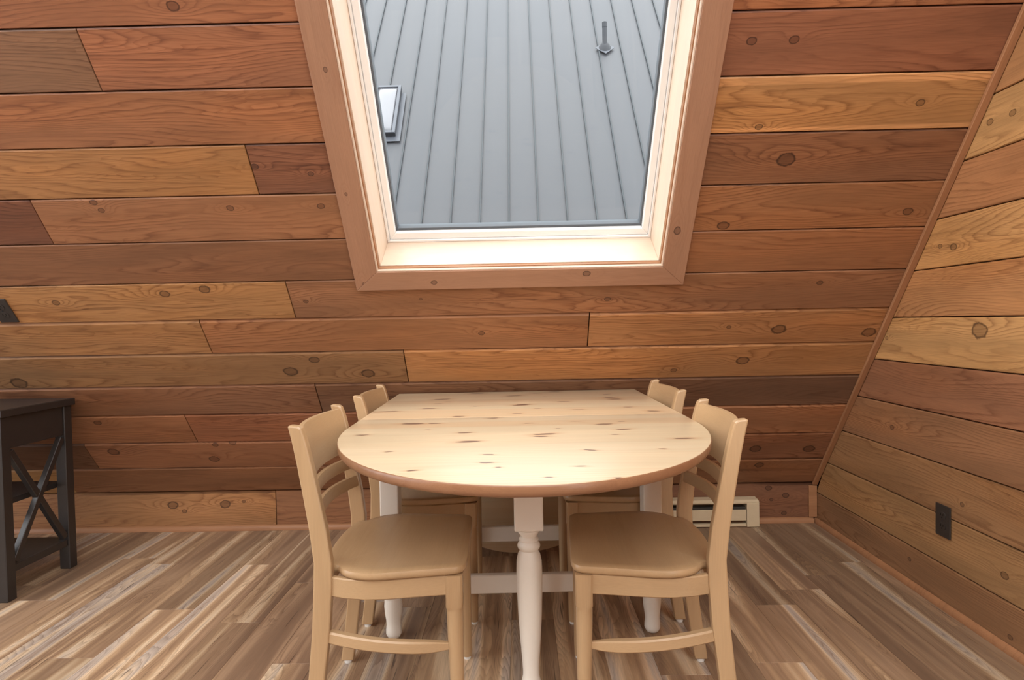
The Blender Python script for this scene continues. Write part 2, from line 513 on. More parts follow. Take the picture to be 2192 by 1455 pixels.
def cedar(c):
    r, g_, b_ = c
    return srgb(r * 0.965, g_ * 1.04, b_ * 1.0)
def plank(name, fr, quad, mt, parent, color=None, knots=(), thick=0.018, gap=0.0017, ct=0.003, cb=0.0025, ce=0.0008, proud=0.0, sap=0.0, cdepth=0.0025):
    """quad = bl, br, tr, tl in plane coordinates; eased long edges"""
    cx = sum(p[0] for p in quad) / 4; cy = sum(p[1] for p in quad) / 4
    bl, br, tr, tl = [(p[0] - cx, p[1] - cy) for p in quad]
    def inset(e, t, b_):
        # e at both ends, t from top, b_ from bottom, following slanted ends
        def along(p, q, d):           # shift p towards q by vertical d
            L = q[1] - p[1]
            k = d / L if abs(L) > 1e-9 else 0
            return (p[0] + (q[0] - p[0]) * k, p[1] + d)
        a = along(bl, tl, b_); b2 = along(br, tr, b_)
        c = along(tl, bl, -t); d = along(tr, br, -t)
        return [(a[0] + e, a[1]), (b2[0] - e, b2[1]), (d[0] - e, d[1]), (c[0] + e, c[1])]
    o0 = inset(gap, gap, gap)
    o1 = inset(gap + ce, gap + ct, gap + cb)
    V = [(x, y, -thick) for x, y in o0] + [(x, y, -cdepth) for x, y in o0] + [(x, y, 0) for x, y in o1]
    Fc = [(3, 2, 1, 0)]
    for k in (0, 4):
        for i in range(4):
            j = (i + 1) % 4
            Fc.append((k + i, k + j, k + 4 + j, k + 4 + i))
    Fc.append((8, 9, 10, 11))
    o = link(name, mesh(name, V, Fc, mt), parent, fr @ Matrix.Translation((cx, cy, proud)))
    if color: o.color = color
    if sap: o['sapwood'] = float(sap)
    ks = [k for k in knots if quad[0][0] - 0.03 < k[0] < quad[1][0] + 0.03 and min(p[1] for p in quad) <= k[1] <= max(p[1] for p in quad)]
    for i, k in enumerate(ks[:4]):
        o['knot_%d' % (i + 1)] = [k[0] - cx, k[1] - cy, k[2]]
    return o

# ------------------------------------------------------------------ back wall: roof slope lined with cedar
SJ = [0.017, 0.203, 0.388, 0.575, 0.754, 0.938, 1.115, 1.295, 1.475, 1.655, 1.836, 2.016, 2.20, 2.381, 2.562, 2.743, 2.924, 3.105, 3.286, 3.467, 3.648, 3.829, 4.01]
WX, WB, WT = 0.547, 1.335, 2.72           # window opening: half width, bottom and top up the slope
OUT = 0.27                                 # depth of the roof build-up

def slope_pt(x, s, off):
    return S_ORG + Vector((x, 0, 0)) + S_UP * s + S_OUT * off
def slope_box(bm, x0, x1, s0, s1, o0, o1):
    vs_ = [bm.verts.new(slope_pt(x, s, o)) for x in (x0, x1) for s in (s0, s1) for o in (o0, o1)]
    for f in ((0, 1, 3, 2), (4, 6, 7, 5), (0, 4, 5, 1), (2, 3, 7, 6), (0, 2, 6, 4), (1, 5, 7, 3)):
        bm.faces.new([vs_[i] for i in f])
STOP = SJ[-1]
bm = bmesh.new()
for x0, x1, s0, s1 in ((XL, XR + 0.15, -0.01, WB - 0.02), (XL, XR + 0.15, WT + 0.02, STOP), (XL, -WX - 0.02, WB - 0.02, WT + 0.02), (WX + 0.02, XR + 0.15, WB - 0.02, WT + 0.02)):
    slope_box(bm, x0, x1, s0, s1, 0.0185, OUT - 0.02)
wall_back = structure(link('wall_back', from_bm('wall_back', bm, BACKING)))

WALL_KNOTS = [(0.914, 1.743, 0.0222), (0.748, 1.497, 0.0154), (1.296, 1.922, 0.0105), (0.795, 1.856, 0.0092), (0.715, 2.117, 0.0113), (0.843, 2.118, 0.0113), (1.4, 1.539, 0.0134), (-1.24, 1.265, 0.0165), (-1.403, 1.247, 0.0148), (-1.854, 1.215, 0.0112), (-1.007, 0.83, 0.0225), (-0.888, 0.894, 0.0161), (-0.67, 0.811, 0.0205), (-2.228, 0.789, 0.0269), (1.069, 1.013, 0.0213), (0.86, 1.03, 0.0077), (1.447, 0.989, 0.0213), (0.955, 0.848, 0.0201), (0.666, 0.799, 0.0102), (-0.161, 1.022, 0.0097), (-1.527, 0.267, 0.0185), (-1.489, 0.368, 0.0113), (-1.402, 0.383, 0.0135), (-2.004, 0.33, 0.0206), (-1.992, 0.532, 0.0132), (-1.51, 1.641, 0.01), (-1.495, 1.61, 0.0084), (-1.03, 1.608, 0.01), (-0.704, 1.608, 0.01), (-0.999, 2.251, 0.0137), (-0.899, 1.759, 0.0096), (-0.713, 1.729, 0.0081), (1.182, 0.158, 0.0164), (1.136, 0.28, 0.0205), (1.398, 0.274, 0.0205), (-0.853, 1.198, 0.0075), (1.172, 1.24, 0.0091), (0.007, 0.607, 0.0085), (-0.395, 1.199, 0.0056), (0.349, 1.182, 0.0093)]
# bottom course first: breaks in x and one tone for each board between them
COURSES = [
    ([-2.33], [(176, 124, 82), (140, 90, 64)], 0),
    ([-2.128, 0.22], [(112, 72, 52), (146, 92, 66), (140, 88, 64)], 0),
    ([-1.568, 0.30], [(146, 92, 65), (144, 88, 64), (160, 102, 72)], 0),
    ([-0.920], [(132, 86, 64), (118, 80, 62)], 0),
    ([-2.9, -0.499], [(140, 92, 64), (152, 104, 72), (180, 120, 80)], 0),
    ([-1.314, 0.282], [(165, 112, 76), (160, 102, 70), (176, 116, 78)], 0),
    ([-0.913], [(176, 120, 80), (154, 100, 72)], 0),
    ([-2.7], [(150, 98, 66), (142, 90, 64), (162, 102, 70)], 0),
    ([-1.733], [(120, 72, 54), (160, 102, 72), (160, 102, 70)], 0),
    ([-0.912], [(172, 114, 74), (128, 80, 62), (140, 90, 66)], 0),
    ([-3.0], [(150, 96, 66), (158, 98, 68), (180, 122, 80)], 1),
    ([-1.311], [(140, 94, 70), (154, 95, 70), (152, 92, 68)], 0),
    ([-2.4], [(160, 100, 70), (156, 94, 66), (160, 98, 68)], 0),
]
rnd = random.Random(3)
for ci in range(len(SJ) - 1):
    s0, s1 = SJ[ci], SJ[ci + 1]
    if ci < len(COURSES):
        br, cols, sp = COURSES[ci]
    else:
        br, cols, sp = [rnd.uniform(-2.5, -0.8)], [(rnd.randint(145, 172), rnd.randint(92, 108), rnd.randint(64, 74)) for _ in range(3)], 0
    cuts = []
    if WB < s1 and s0 < WT:
        xs = [XL] + [b for b in br if b < -WX] + [-WX]
        cuts = list(zip(xs[:-1], xs[1:])) + [(WX, XR)]
    else:
        xs = [XL] + list(br) + [XR]
        cuts = list(zip(xs[:-1], xs[1:]))
    for k, (a, b) in enumerate(cuts):
        c = cols[min(k, len(cols) - 1)]
        if ci < 4: c = tuple(v * 1.07 for v in c)
        low = s1 < 1.2
        plank('plank', FR_SLOPE, [(a, s0), (b, s0), (b, s1), (a, s1)], CEDAR, wall_back, cedar(c), WALL_KNOTS,
              ct=0.011 if low else 0.004, cdepth=0.008 if low else 0.003, proud=rnd.uniform(-0.0008, 0.0012),
              sap=1.0 if (sp and a > 0) else 0.0)

# outer skin of our own roof
bm = bmesh.new()
for x0, x1, s0, s1 in ((-7, 7, -3.0, WB - 0.02), (-7, 7, WT + 0.02, 5.6), (-7, -WX - 0.02, WB - 0.02, WT + 0.02), (WX + 0.02, 7, WB - 0.02, WT + 0.02)):
    slope_box(bm, x0, x1, s0, s1, OUT - 0.019, OUT)
o = structure(link('roof_skin', from_bm('roof_skin', bm, METAL)))
o['label'] = 'grey metal outer skin of the sloped roof around the window'; o['category'] = 'roof'

# knee wall
bm = bmesh.new(); add_box(bm, (XL, YW + 0.0185, -0.02), (XR + 0.15, YW + 0.10, ZK + 0.02))
wall_knee = structure(link('wall_knee', from_bm('wall_knee', bm, BACKING)))
KNEE_KNOTS = [(1.266, 0.18, 0.012), (1.354, 0.14, 0.012), (1.28, 0.119, 0.0072), (1.344, 0.048, 0.0096), (-1.835, 0.136, 0.0192), (-1.559, 0.137, 0.0192), (-1.461, 0.15, 0.0072), (-1.775, 0.103, 0.0096)]
for a, b, c in ((XL, -1.292, (166, 110, 74)), (-1.292, 0.1, (148, 94, 66)), (0.1, XR, (136, 86, 64))):
    plank('plank', FR_KNEE, [(a, 0.004), (b, 0.004), (b, 0.2085), (a, 0.2085)], CEDAR, wall_knee, cedar(c), KNEE_KNOTS, ct=0.002)

# ------------------------------------------------------------------ right wall
bm = bmesh.new()
ysl = lambda z: YW - max(z - ZK, 0) / TA
poly = [(-0.6, -0.02), (YW + 0.1, -0.02), (YW + 0.1, ZK + 0.1), (ysl(3.4) + 0.1, 3.4), (-0.6, 3.4)]
wall_right = structure(prism('wall_right', poly, 'x', XR + 0.0185, XR + 0.12, BACKING))
RJ = [0.0, 0.155, 0.334, 0.519, 0.699, 0.873, 1.050, 1.227, 1.402, 1.577, 1.753, 1.930, 2.107, 2.284, 2.461, 2.638, 2.815, 2.992, 3.169, 3.346]
RIGHT_KNOTS = [(2.029, 1.004, 0.0247), (1.899, 1.668, 0.0095), (1.988, 1.67, 0.0095), (2.151, 1.293, 0.0114), (2.219, 1.303, 0.0076), (2.538, 0.966, 0.0076), (1.921, 0.233, 0.0114), (1.898, 0.048, 0.0076), (2.392, 0.101, 0.0076), (2.105, 0.403, 0.0076), (2.501, 0.601, 0.0095)]
RIGHT_KNOTS = [(-a, b, c) for a, b, c in RIGHT_KNOTS]
RCOL = [(158, 108, 78), (178, 126, 88), (168, 116, 82), (162, 108, 78), (154, 98, 72), (196, 138, 92), (182, 120, 80), (196, 136, 90), (174, 112, 76), (196, 138, 92), (184, 122, 82), (186, 124, 82)]
for i in range(len(RJ) - 1):
    z0, z1 = RJ[i], RJ[i + 1]
    c = RCOL[i] if i < len(RCOL) else (rnd.randint(165, 190), rnd.randint(108, 124), rnd.randint(70, 82))
    if z0 < ZK < z1:
        z0s = ZK
        quad = [(-YW, z0), (0.55, z0), (0.55, z1), (-ysl(z1), z1)]
    else:
        quad = [(-ysl(z0), z0), (0.55, z0), (0.55, z1), (-ysl(z1), z1)]
    plank('plank', FR_RIGHT, quad, CEDAR, wall_right, cedar(c), RIGHT_KNOTS, ct=0.005, cdepth=0.003, proud=rnd.uniform(-0.0008, 0.001))

# ------------------------------------------------------------------ floor
floor = structure(box('floor', (-7, -1.0, -0.10), (XR + 0.12, YW + 0.12, -0.0045), BACKING, bev=0, origin='world'))
ENDS = {-1.55: 1.925, -1.40: 2.255, -1.10: 2.15, -0.95: 2.48, -0.80: 1.88, 0.70: 1.855, 0.85: 2.235, 1.00: 2.36, 1.15: 2.49, 1.30: 2.62}
rf = random.Random(11)
kx_ = -28
while True:
    x0 = round(0.10 + 0.15 * kx_, 3)
    if x0 > XR - 0.01: break
    x1 = min(x0 + 0.15, XR)
    e = ENDS.get(round(x0, 2), None)
    if e is None: e = 1.5 + rf.random() * 1.22
    ys = [e]
    while ys[0] > 0.5: ys.insert(0, ys[0] - 1.22)
    while ys[-1] < YW: ys.append(ys[-1] + 1.22)
    ys[-1] = min(ys[-1], YW)
    ys[0] = max(ys[0], -0.6)
    for a, b in zip(ys[:-1], ys[1:]):
        if b - a < 0.03: continue
        plank('floor_plank', FR_FLOOR, [(a, -x1), (b, -x1), (b, -x0), (a, -x0)], FLOOR, floor, thick=0.0045, gap=0.0002, ct=0.0006, cb=0.0006, ce=0.0004, cdepth=0.0006)
    kx_ += 1

# unseen wall added behind the camera to block low light; open sky above
wall_front_blocker = structure(box('wall_front_blocker', (-7, -1.85, -0.1), (XR + 0.12, -1.75, 2.95), wood('cedar_front', srgb(150, 98, 68), lines=20), bev=0))
bm = bmesh.new(); add_box(bm, (-7, -1.75, -0.10), (XR + 0.12, -1.0, 0)); 
structure(link('floor_rear', from_bm('floor_rear', bm, FLOOR)))

# ------------------------------------------------------------------ window
win = thing('window_1', '', '')
del win['label']; del win['category']
win['kind'] = 'structure'
def smat(x, s, off):
    return Matrix.Translation(slope_pt(x, s, off)) @ FR_SLOPE.to_3x3().to_4x4()
def slope_prism(name, poly, off_in, off_out, mt, bev=0.002, color=None, grain='x', knots=()):
    """poly in (x, s); off_in is the face towards the room (negative = proud of the planks)"""
    cx = sum(p[0] for p in poly) / len(poly); cs = sum(p[1] for p in poly) / len(poly)
    bm = bmesh.new()
    rot = grain == 's'
    def tr(u, v): return (v, -u) if rot else (u, v)
    A = [bm.verts.new((*tr(u - cx, v - cs), -off_in)) for u, v in poly]
    B = [bm.verts.new((*tr(u - cx, v - cs), -off_out)) for u, v in poly]
    n = len(poly)
    bm.faces.new(A); bm.faces.new(B[::-1])
    for i in range(n): bm.faces.new((A[i], A[(i + 1) % n], B[(i + 1) % n], B[i]))
    bmesh.ops.recalc_face_normals(bm, faces=bm.faces)
    bevel_sharp(bm, bev)
    R = Matrix.Rotation(math.pi / 2, 4, 'Z') if rot else Matrix()
    o = link(name, from_bm(name, bm, mt), win, FR_SLOPE @ Matrix.Translation((cx, cs, 0)) @ R)
    if color: o.color = color
    for i, k in enumerate(knots):
        u, v = tr(k[0] - cx, k[1] - cs)
        o['knot_%d' % (i + 1)] = [u, v, k[2]]
    return o
CO, CB, CT = 0.635, 1.2555, 2.80
CI, CIB = 0.546, 1.3375
WTI = WT - 0.003
cc = srgb(162, 121, 94)
slope_prism('casing_board', [(-CO, CB), (-CI, CIB), (-CI, WTI), (-CO, CT)], -0.019, -0.0005, CASING_KNOT, 0.0015, cc, 's', [(-0.602, 1.285, 0.007), (-0.585, 2.07, 0.006), (-0.6, 1.66, 0.005)])
slope_prism('casing_board', [(CO, CB), (CO, CT), (CI, WTI), (CI, CIB)], -0.019, -0.0005, CASING_KNOT, 0.0015, cc, 's', [(0.578, 1.49, 0.012)])
slope_prism('casing_board', [(-CO, CB), (CO, CB), (CI, CIB), (-CI, CIB)], -0.019, -0.0005, CASING_KNOT, 0.0015, cc, 'x', [(-0.33, 1.288, 0.009), (0.257, 1.315, 0.011)])
slope_prism('casing_board', [(-CO, CT), (-CI, WTI), (CI, WTI), (CO, CT)], -0.019, -0.0005, CASING_KNOT, 0.0015, cc, 'x')
# jamb boards: a thin outer edge, then the liner set back from it
def rect(a, b, c, d): return [(a, b), (c, b), (c, d), (a, d)]
E1, EG, E2 = 0.0055, 0.0095, 0.0125
for sg in (-1, 1):
    x0, x1 = sorted((sg * CI, sg * (CI - E1)))
    slope_prism('jamb_edge', rect(x0, CIB, x1, WTI), -0.0145, 0.0115, JAMB, 0.001, grain='s')
    x0, x1 = sorted((sg * (CI - E1 - 0.0002), sg * (CI - EG)))
    slope_prism('reveal_strip', rect(x0, CIB + E1, x1, WTI - E1), -0.002, 0.0115, TRIM, 0.0, grain='s')
    x0, x1 = sorted((sg * (CI + 0.018), sg * (CI - E2)))
    slope_prism('jamb', rect(x0, CIB - 0.018, x1, WTI + 0.018), 0.012, 0.215, JAMB, 0.0008, grain='s')
slope_prism('jamb_edge', rect(-CI + E1, CIB, CI - E1, CIB + E1), -0.0145, 0.0115, JAMB, 0.001)
slope_prism('reveal_strip', rect(-CI + EG, CIB + E1 + 0.0002, CI - EG, CIB + EG), -0.002, 0.0115, TRIM, 0.0)
slope_prism('jamb', rect(-CI + E2, CIB - 0.018, CI - E2, CIB + E2), 0.012, 0.215, JAMB, 0.0008)
slope_prism('jamb', rect(-CI + E2, WTI - E2, CI - E2, WTI + 0.018), 0.012, 0.215, JAMB, 0.0008)
# white frame in two steps, grey gasket, pane
def ring_frame(name, x0, b0, t0, x1, b1, t1, o0, o1, mt, bev=0.0012):
    for sg in (-1, 1):
        slope_prism(name, [(sg * x0, b0), (sg * x0, t0), (sg * x1, t1), (sg * x1, b1)], o0, o1, mt, bev)
    slope_prism(name, [(-x0, b0), (x0, b0), (x1, b1), (-x1, b1)], o0, o1, mt, bev)
    slope_prism(name, [(-x0, t0), (x0, t0), (x1, t1), (-x1, t1)], o0, o1, mt, bev)
fx, fb, ft = CI - E2 - 0.0005, CIB + E2 + 0.0005, WTI - E2 - 0.0005
ring_frame('frame_bead', fx, fb, ft, fx - 0.009, fb + 0.009, ft - 0.009, 0.188, 0.26, VINYL)
ring_frame('sash', fx - 0.0095, fb + 0.0095, ft - 0.0095, fx - 0.036, fb + 0.040, ft - 0.036, 0.196, 0.255, VINYL, 0.003)
ring_frame('gasket', fx - 0.0362, fb + 0.0402, ft - 0.0362, fx - 0.044, fb + 0.051, ft - 0.044, 0.214, 0.250, GASKET, 0.001)
slope_prism('pane', rect(-fx + 0.040, fb + 0.045, fx - 0.040, ft - 0.040), 0.232, 0.237, GLASS, 0)

# ------------------------------------------------------------------ trims
t1 = slope_prism('trim_1', rect(1.4835, 0.012, XR - 0.0015, STOP), -0.014, -0.0015, TRIM, 0.002, grain='s')
t1.parent = None; structure(t1)
t2 = structure(box('trim_2', (1.468, YW - 0.014, 0.03), (XR - 0.0015, YW - 0.001, ZK - 0.003), TRIM, bev=0.002))
def quarter(name, r, z0, axis, a0, a1, px, sgn):
    pts = [(px, z0), (px + sgn * r, z0)]
    for i in range(1, 7):
        a = math.pi / 2 * i / 6
        pts.append((px + sgn * r * math.cos(a), z0 + r * 1.5 * math.sin(a)))
    return structure(prism(name, pts, axis, a0, a1, TRIM))
o = quarter('baseboard_back', 0.018, 0.0005, 'x', XL, XR - 0.02, YW - 0.0015, -1)
def remap(o, fn):
    for v in o.data.vertices: v.co = fn(v.co)
quarter('baseboard_right', 0.016, 0.0005, 'y', -0.5, YW - 0.0015, XR - 0.0015, -1)

# ------------------------------------------------------------------ table
table = thing('drop_leaf_table', 'pine drop-leaf table with rounded front end and cream turned legs', 'table', (0, 2.0, 0), math.radians(1.3))
TZ = 0.750
TH = 0.026
TK = [(-0.178, 2.667, 0.0196), (-0.02, 2.561, 0.0188), (0.081, 2.643, 0.0155), (0.161, 2.679, 0.0157), (0.106, 2.513, 0.0074), (0.37, 2.556, 0.0112), (0.369, 2.447, 0.018), (0.374, 2.389, 0.0175), (-0.313, 2.493, 0.0219), (-0.285, 2.404, 0.0085), (-0.317, 2.355, 0.0104), (-0.162, 2.266, 0.01), (-0.333, 2.225, 0.0163), (0.015, 2.288, 0.0168), (0.002, 2.27, 0.02), (0.062, 2.169, 0.0076), (0.167, 2.341, 0.0151), (0.201, 2.126, 0.0125), (0.382, 2.163, 0.0127), (0.448, 2.06, 0.0151), (-0.472, 2.168, 0.0191), (-0.211, 2.024, 0.0131), (-0.014, 2.058, 0.0109), (-0.099, 1.972, 0.0116), (-0.343, 1.893, 0.0222), (-0.273, 1.89, 0.0111), (0.016, 1.861, 0.0082), (0.161, 1.88, 0.0083), (0.241, 1.817, 0.016), (0.3, 1.856, 0.0065), (-0.457, 1.715, 0.0111), (-0.282, 1.777, 0.0063), (-0.168, 1.72, 0.0126), (0.098, 1.759, 0.0052), (0.284, 1.725, 0.0142), (0.247, 1.646, 0.0072), (0.054, 1.673, 0.0187), (0.043, 1.642, 0.0135), (-0.151, 1.589, 0.0187), (0.411, 1.574, 0.0162), (-0.338, 1.481, 0.0065), (-0.094, 1.427, 0.0085), (-0.095, 1.345, 0.0099), (0.149, 1.455, 0.0094), (-0.251, 1.287, 0.0086), (-0.067, 1.299, 0.0056), (0.109, 1.293, 0.0095), (0.174, 1.19, 0.0087), (0.034, 1.206, 0.0063), (0.324, 1.452, 0.0064)]
PINE_C = pine_mat('pine_centre', [(x, y - 2.0, r) for x, y, r in TK if y > 2.0], 3.3)
PINE_F = pine_mat('pine_leaf', [(x, y - 2.0, r) for x, y, r in TK if y <= 2.0], 7.7)
PINE_R = pine_mat('pine_rear_leaf', [(0.02, -0.42, 0.02), (-0.1, -0.38, 0.012), (0.25, -0.3, 0.015), (-0.3, -0.25, 0.02)], 5.1)
def slab(name, outline, z1, th, mats, parent, smooth_edge=True):
    """flat top with rounded rim: outline ccw in plan"""
    n = len(outline)
    def off(d):
        res = []
        for i in range(n):
            p0 = Vector(outline[i - 1]); p1 = Vector(outline[i]); p2 = Vector(outline[(i + 1) % n])
            e1 = (p1 - p0).normalized(); e2 = (p2 - p1).normalized()
            n1 = Vector((-e1.y, e1.x)); n2 = Vector((-e2.y, e2.x))
            b = (n1 + n2); b = b / max(b.length_squared / 2, 0.5)
            res.append(p1 + b * d)
        return res
    r = th * 0.5
    secs = []
    prof = [(r * 0.30, 0), (r * 0.12, -r * 0.10), (r * 0.03, -r * 0.30), (0, -r * 0.7), (0, -r * 1.1), (r * 0.1, -r * 1.5), (r * 0.35, -r * 1.85), (r * 0.6, -th)]
    for d, z in prof: secs.append([(p.x, p.y, z1 + z) for p in off(d)])
    V = [v for s in secs for v in s]
    Fc = []; fm = []
    for k in range(len(secs) - 1):
        for i in range(n):
            j = (i + 1) % n
            Fc.append((k * n + j, k * n + i, (k + 1) * n + i, (k + 1) * n + j)); fm.append(0 if k < 1 else 1)
    Fc.append(tuple(range(n))); fm.append(0)
    Fc.append(tuple((len(secs) - 1) * n + i for i in range(n))[::-1]); fm.append(0)
    me = mesh(name, V, Fc, mats, fmat=fm)
    for p in me.polygons: p.use_smooth = len(p.vertices) == 4
    me.set_sharp_from_angle(angle=math.radians(50))
    return link(name, me, parent)
HW = 0.529
TX = -0.003
YB, YS = 2.722 - 2.0, 0.0
ell = [(TX + HW * math.cos(math.pi + math.pi * i / 48), 1.85 - 2.0 + 0.70 * math.sin(math.pi + math.pi * i / 48)) for i in range(49)]
front = ell + [(TX + HW, YS - 0.0012), (TX - HW, YS - 0.0012)]
slab('front_leaf', front, TZ, TH, [PINE_F, EDGE], table)
slab('table_top', [(TX - HW, YS + 0.0012), (TX + HW, YS + 0.0012), (TX + HW, YB), (TX - HW, YB)], TZ, TH, [PINE_C, EDGE], table)
# rear leaf folded down behind the frame
rl = [(TX + HW * math.cos(math.pi + math.pi * i / 40), -0.14 + 0.55 * math.sin(math.pi + math.pi * i / 40)) for i in range(41)] + [(TX + HW, 0.0), (TX - HW, 0.0)]
o = slab('rear_leaf', rl, 0.0, TH, [PINE_R, EDGE], table)
o.matrix_basis = Matrix.Translation((0, YB - 0.035, 0.722)) @ Matrix.Rotation(math.radians(90), 4, 'X')

PROF = [(0.018, 0.0), (0.0255, 0.006), (0.0285, 0.022), (0.0285, 0.040), (0.0262, 0.052), (0.0232, 0.064), (0.0228, 0.080), (0.0240, 0.10), (0.0275, 0.15), (0.0325, 0.22), (0.0355, 0.30), (0.0365, 0.36),
        (0.0355, 0.392), (0.031, 0.412), (0.0255, 0.4205), (0.0250, 0.4215), (0.0305, 0.4275), (0.0325, 0.4345), (0.0305, 0.4410), (0.0255, 0.4470), (0.0255, 0.4480), (0.0275, 0.4500), (0.0275, 0.4540),
        (0.0215, 0.4600), (0.0225, 0.4625), (0.0285, 0.4700), (0.0318, 0.4770), (0.0318, 0.4800), (0.0300, 0.4806), (0.0300, 0.4850)]
def leg_block(o, x, y, z0, z1, b):
    bm = bmesh.new(); add_box(bm, (x - b, y - b, z0), (x + b, y + b, z1))
    bmesh.ops.recalc_face_normals(bm, faces=bm.faces); bevel_sharp(bm, 0.004, 2)
    link('leg_block', from_bm('leg_block', bm, WHITE), o)
def turned_leg(x, y, top):
    o = rings('leg', [circ(r, z, 28, x, y) for r, z in PROF], WHITE, table)
    leg_block(o, x, y, 0.4852, top, 0.040)
FOOT = [(0.012, 0.0), (0.021, 0.004), (0.0265, 0.016), (0.0262, 0.028), (0.0242, 0.044), (0.0250, 0.060), (0.0285, 0.085), (0.0305, 0.108), (0.0290, 0.128), (0.0262, 0.1415)]
SHAFT = [(0.026, 0.2155), (0.031, 0.235), (0.032, 0.27), (0.027, 0.31), (0.024, 0.315), (0.029, 0.322), (0.029, 0.332), (0.024, 0.338), (0.030, 0.350), (0.030, 0.3595)]
def frame_leg(x, y, top):
    o = rings('leg', [circ(r, z, 28, x, y) for r, z in FOOT], WHITE, table)
    leg_block(o, x, y, 0.1418, 0.2152, 0.031)
    rings('leg_shaft', [circ(r, z, 28, x, y) for r, z in SHAFT], WHITE, o)
    leg_block(o, x, y, 0.3598, top, 0.031)
LX0, LX1 = -0.446, 0.432
LY0, LY1 = 2.045 - 2.0, 2.53 - 2.0
UT = TZ - TH - 0.0005
for fx_ in (LX0, LX1):
    for fy_ in (LY0, LY1): frame_leg(fx_, fy_, UT)
turned_leg(0.006, 1.695 - 2.0, UT)
for y in (LY0, LY1):
    box('apron', (LX0 + 0.0315, y - 0.012, 0.62), (LX1 - 0.0315, y + 0.012, UT), WHITE, table, 0.002)
    box('stretcher', (LX0 + 0.0315, y - 0.012, 0.146), (LX1 - 0.0315, y + 0.012, 0.209), WHITE, table, 0.003)
for x in (LX0, LX1):
    box('apron', (x - 0.012, LY0 + 0.0315, 0.62), (x + 0.012, LY1 - 0.0315, UT), WHITE, table, 0.002)
box('slide_rail', (-0.022, -0.264, 0.66), (0.034, LY0 - 0.013, 0.712), WHITE, table, 0.002)

